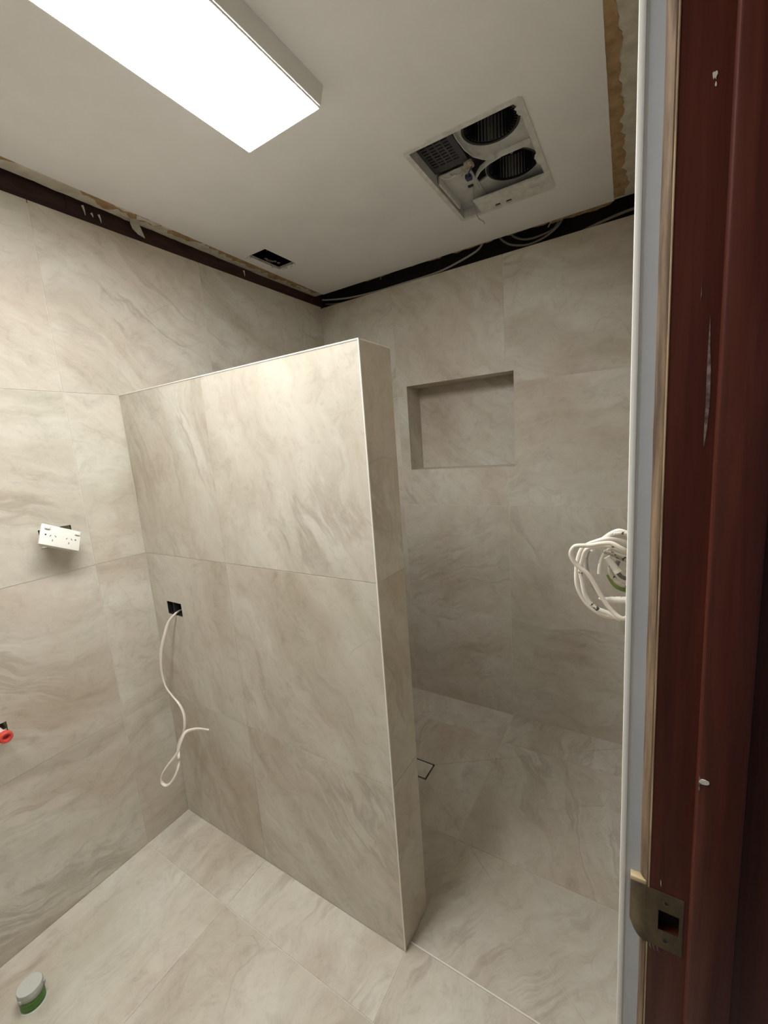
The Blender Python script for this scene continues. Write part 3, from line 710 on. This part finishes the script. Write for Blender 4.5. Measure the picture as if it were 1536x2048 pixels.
pc = [(.134, .944, .93), (.143, .924, .931), (.15, .904, .928), (.137, .884, .902), (.126, .869, .858), (.111, .859, .812), (.099, .854, .765), (.089, .854, .701), (.099, .854, .648), (.135, .854, .617), (.177, .854, .592), (.196, .854, .558), (.201, .849, .52), (.193, .844, .484), (.175, .834, .448), (.172, .824, .416), (.192, .809, .385), (.191, .794, .352), (.173, .779, .316), (.152, .769, .301), (.135, .764, .312), (.139, .769, .344), (.164, .784, .383), (.204, .799, .431), (.22, .814, .478), (.228, .829, .505), (.242, .844, .512), (.273, .859, .517), (.314, .874, .515)]
cb = tag(tube('hanging_cable', pc, .0058, 'cable', None, flat=.58, twist=9, seg=12, res=6), 'white flat cable looping down from the black box in the partition', 'cable')
e0 = Vector(pc[-1])
for k, (c, dz) in enumerate((('copper', .001), ('cable_grey', -.0015))):
    tube('core', [e0 - Vector((.004, .0015, 0)) + Vector((0, 0, dz)), e0 + Vector((.0045, .002, dz + .001))], .0013, c, cb, res=2, seg=6)

# ================================================================== PLUMBING OUTLET with red test plug
pl = thing('plumbing_outlet', 'capped water pipe outlet with red plug poking from left wall', 'pipe', (.0, .392, .737))
Fx = Matrix.Translation((0, 0, 0)) @ Matrix.Rotation(math.radians(88), 4, 'Y')
lathe('pipe', [(.0095, -.06), (.0095, .045), (.0125, .046), (.0125, .060), (.0105, .062)], 'pink_plastic', pl, Fx, 28)
lathe('plug', [(.011, .058), (.0165, .062), (.0175, .068), (.0165, .078), (.0140, .0805), (.0100, .0805), (.0090, .076), (.0062, .0755), (.0058, .068), (.001, .0675)], 'red_plastic', pl, Fx, 32, False)

# ================================================================== WASTE PIPE STUB on the floor
ws = thing('waste_pipe_stub', 'short capped grey waste pipe stub with green band standing on floor tiles', 'pipe', (.197, .294, 0))
lathe('collar', [(.0285, .0), (.0335, .0), (.0325, .002), (.0285, .003)], 'pipe_white', ws, None, 40)
lathe('pipe', [(.0285, .0005), (.0285, .058)], 'pipe_grey', ws, None, 40)
lathe('green_band', [(.0280, .003), (.0294, .004), (.0294, .036), (.0280, .0365)], 'green_tape', ws, None, 40, False)
lathe('cap', [(.0290, .044), (.0302, .045), (.0302, .0590), (.0296, .0604)], 'pipe_grey', ws, None, 40, False)
lathe('cap_top', [(.0296, .0600), (.0290, .0612), (.001, .0612)], 'pipe_white', ws, None, 40, False)
box('cap_tab', (-.004, -.0335, .040), (.004, -.0285, .05), 'pipe_grey', ws, .001, Matrix.Rotation(math.radians(25), 4, 'Z'))
box('cap_tab', (-.004, -.0335, .040), (.004, -.0285, .05), 'pipe_grey', ws, .001, Matrix.Rotation(math.radians(155), 4, 'Z'))

# ================================================================== FLOOR DRAIN (tile insert)
dr = thing('floor_drain', 'square tile-insert shower drain outlined by a thin black gap', 'drain', ((D0 + D1) / 2, (E0 + E1) / 2, ZD))
hw, hh = (D1 - D0) / 2 - .001, (E1 - E0) / 2 - .001
bm = bmesh.new(); cells_bm(bm, -hw, hw, -hh, hh, -.014, -.0005, [(-hw + .0012, hw - .0012, -hh + .0012, hh - .0012)])
link('frame', fin(bm, 'frame'), 'slot', dr)
box('channel', (-hw + .001, -hh + .001, -.013), (hw - .001, hh - .001, -.008), 'slot', dr)
bm = bmesh.new(); cells_bm(bm, -hw + .0062, hw - .0062, -hh + .0062, hh - .0062, -.009, 0)
o = link('tile_insert', fin(bm, 'tile_insert'), 'stone', dr); o.color = cellseed.get((1, 2), (.7, .3, .5)) + (1,)

# ================================================================== CABLES IN THE OPEN BACK JOINT
def gapc(pts, y, r, m, label): return tag(tube('loose_cable', [(x, y + dy, z) for x, z, dy in pts], r, m, None, seg=8, res=6), label, 'cable', 'cables in the open joint above the back wall')
gapc([(.0, 2.397, .02), (.018, 2.385, 0), (.181, 2.358, 0), (.367, 2.346, 0), (.555, 2.346, 0), (.752, 2.349, 0), (.875, 2.369, 0), (.955, 2.390, 0), (.985, 2.412, 0), (1.0, 2.45, .01)], YB + .016, .0048, 'cable_grey', 'long grey cable sagging along the open joint above the back wall')
gapc([(.0, 2.372, .02), (.09, 2.350, 0), (.179, 2.341, 0), (.30, 2.343, 0), (.42, 2.338, .01), (.50, 2.32, .03)], YB + .028, .0048, 'cable_dim', 'short dusty cable end lying low in the joint near the wall corner')
gapc([(1.06, 2.43, 0), (1.085, 2.397, 0), (1.127, 2.369, 0), (1.197, 2.352, 0), (1.274, 2.364, 0), (1.33, 2.40, 0), (1.35, 2.45, 0)], YB + .02, .0045, 'cable_dim', 'drooping grey cable in the joint beyond the fan unit')
gapc([(1.11, 2.43, 0), (1.135, 2.404, 0), (1.178, 2.383, 0), (1.23, 2.378, 0), (1.30, 2.39, 0), (1.33, 2.43, 0)], YB + .034, .0045, 'cable_dim', 'second drooping cable tucked behind the first beyond the fan unit')
gapc([(1.66, 2.372, 0), (1.60, 2.366, 0), (1.552, 2.362, 0), (1.471, 2.350, 0), (1.40, 2.338, .01), (1.34, 2.315, .03)], YB + .02, .0060, 'cable_dim', 'thick dark cable rising towards the doorway side of the joint')
gapc([(1.309, 2.415, 0), (1.303, 2.402, -.015), (1.292, 2.388, -.018), (1.287, 2.380, -.018)], YB - .002, .0022, 'cable_grey', 'thin wire end curling down from the ceiling edge')
gapc([(.43, 2.412, 0), (.437, 2.396, -.012), (.436, 2.385, -.014)], YB - .004, .0016, 'cable_grey', 'tiny wire stub dangling from the torn ceiling edge')

# ================================================================== CABLE BUNDLE by the doorway (from the right wall)
GRP = 'cables coiled out of the right wall'
coil = thing('cable_coil', 'coil of white cable loops coming out of the right wall by the doorway', 'cable', (1.645, .62, 1.33), GRP)
def loop(pts, r, m, **kw): tube('cable_loop', [(x - 1.645, y - .62, z - 1.33) for x, y, z in pts], r, m, coil, **kw)
def wc(pts, r, m, label, name='coiled_cable', **kw): return tag(tube(name, pts, r, m, None, **kw), label, 'cable', GRP)
def lay(l, y, dy=0): return [(x, y + dy * i / max(1, len(l) - 1), z) for i, (x, z) in enumerate(l)]
wall_in = lambda z, y: [(1.665, y, z), (1.652, y, z)]
loop(wall_in(1.2875, .618) + lay([(1.641, 1.285), (1.631, 1.291), (1.623, 1.301), (1.615, 1.314), (1.609, 1.326), (1.602, 1.337), (1.593, 1.344), (1.586, 1.352), (1.583, 1.362), (1.587, 1.370), (1.594, 1.372), (1.605, 1.373), (1.616, 1.376), (1.627, 1.377), (1.637, 1.372)], .604, .0) + [(1.647, .612, 1.366), (1.665, .64, 1.36)], .0027, 'cable', seg=10)
loop(lay([(1.638, 1.2795), (1.624, 1.286), (1.610, 1.291), (1.599, 1.305), (1.595, 1.325), (1.593, 1.338), (1.596, 1.354), (1.600, 1.365), (1.609, 1.370), (1.620, 1.372), (1.630, 1.370), (1.641, 1.365)], .613, .0) + [(1.652, .625, 1.355), (1.665, .64, 1.352)], .0029, 'cable_paint', seg=10)
loop(lay([(1.633, 1.2785), (1.621, 1.2775), (1.606, 1.285), (1.595, 1.297), (1.588, 1.314), (1.587, 1.333), (1.589, 1.350), (1.593, 1.362), (1.599, 1.368), (1.609, 1.373), (1.623, 1.377)], .622, .004) + [(1.640, .634, 1.372), (1.655, .64, 1.362), (1.665, .645, 1.358)], .0028, 'cable', seg=10)
loop(lay([(1.624, 1.292), (1.613, 1.299), (1.604, 1.310), (1.598, 1.327), (1.596, 1.344), (1.599, 1.358), (1.607, 1.368), (1.62, 1.372), (1.635, 1.366)], .640, .006) + [(1.652, .648, 1.356), (1.665, .65, 1.352)], .0028, 'cable_grey')  # inner loop of the coil, its shade painted in as grey
wc([(1.665, .64, 1.374), (1.652, .632, 1.379), (1.644, .629, 1.3835), (1.634, .628, 1.387), (1.625, .630, 1.3825), (1.617, .633, 1.375), (1.608, .637, 1.366), (1.604, .639, 1.357)], .0031, 'cable_paint', 'thick white cable hump on top of the coil by the doorway')
wc([(1.665, .63, 1.384), (1.647, .62, 1.3855), (1.637, .615, 1.3875), (1.629, .612, 1.387)], .0016, 'cable_paint', 'thin stripped white wire lying on top of the coil')
wc(lay([(1.612, 1.327), (1.613, 1.338), (1.616, 1.350), (1.621, 1.358), (1.630, 1.362)], .640, .0) + [(1.648, .648, 1.355), (1.665, .652, 1.35)], .0027, 'cable_paint', 'short stubby cable end inside the coil by the doorway')
wc([(1.627, .635, 1.347), (1.625, .634, 1.334), (1.630, .633, 1.323), (1.639, .633, 1.3175), (1.650, .64, 1.318), (1.665, .65, 1.32)], .0032, 'cable_dirty', 'dirty speckled grey cable curving below the white stub')
wc([(1.633, .645, 1.345), (1.631, .645, 1.335), (1.636, .645, 1.325), (1.646, .645, 1.322), (1.665, .65, 1.323)], .0026, 'cable_dim', 'dark grey cable behind the speckled one at the coil')
wc([(1.623, .650, 1.325), (1.628, .648, 1.316), (1.635, .645, 1.3105), (1.648, .648, 1.307), (1.665, .652, 1.308)], .0044, 'green_wire', 'green insulated wire inside the cable coil', 'green_wire')
wc([(1.665, .63, 1.303), (1.648, .620, 1.3035), (1.638, .618, 1.303), (1.626, .617, 1.302), (1.619, .617, 1.3015), (1.613, .617, 1.302)], .0040, 'cable_paint', 'white taped cable end pointing out below the coil', 'taped_cable_end', taper=lambda t: 1.05 - .85 * max(0, t - .55) / .45)
st = thing('cable_stub', 'pale cylindrical cable connector hanging in the middle of the coil', 'connector', (1.628, .615, 1.3485), GRP)
tube('sleeve', [(-.006, 0, .0085), (-.001, 0, .001), (.0045, 0, -.007)], .0040, 'white_plastic', st, seg=14, res=3)
tube('flared_end', [(.0040, 0, -.0062), (.0062, 0, -.0095)], .0045, 'cream_plastic', st, seg=14, res=2)
cc = tag(tube('clamp_connector', [(1.665, .64, 1.345), (1.650, .632, 1.350), (1.640, .628, 1.353), (1.630, .624, 1.358), (1.618, .620, 1.362)], .0046, 'cable_dirty', None, seg=10, res=4, taper=lambda t: 1.1 - .6 * t), 'dirty spattered strands twisted together above the white stub', 'cable', GRP)
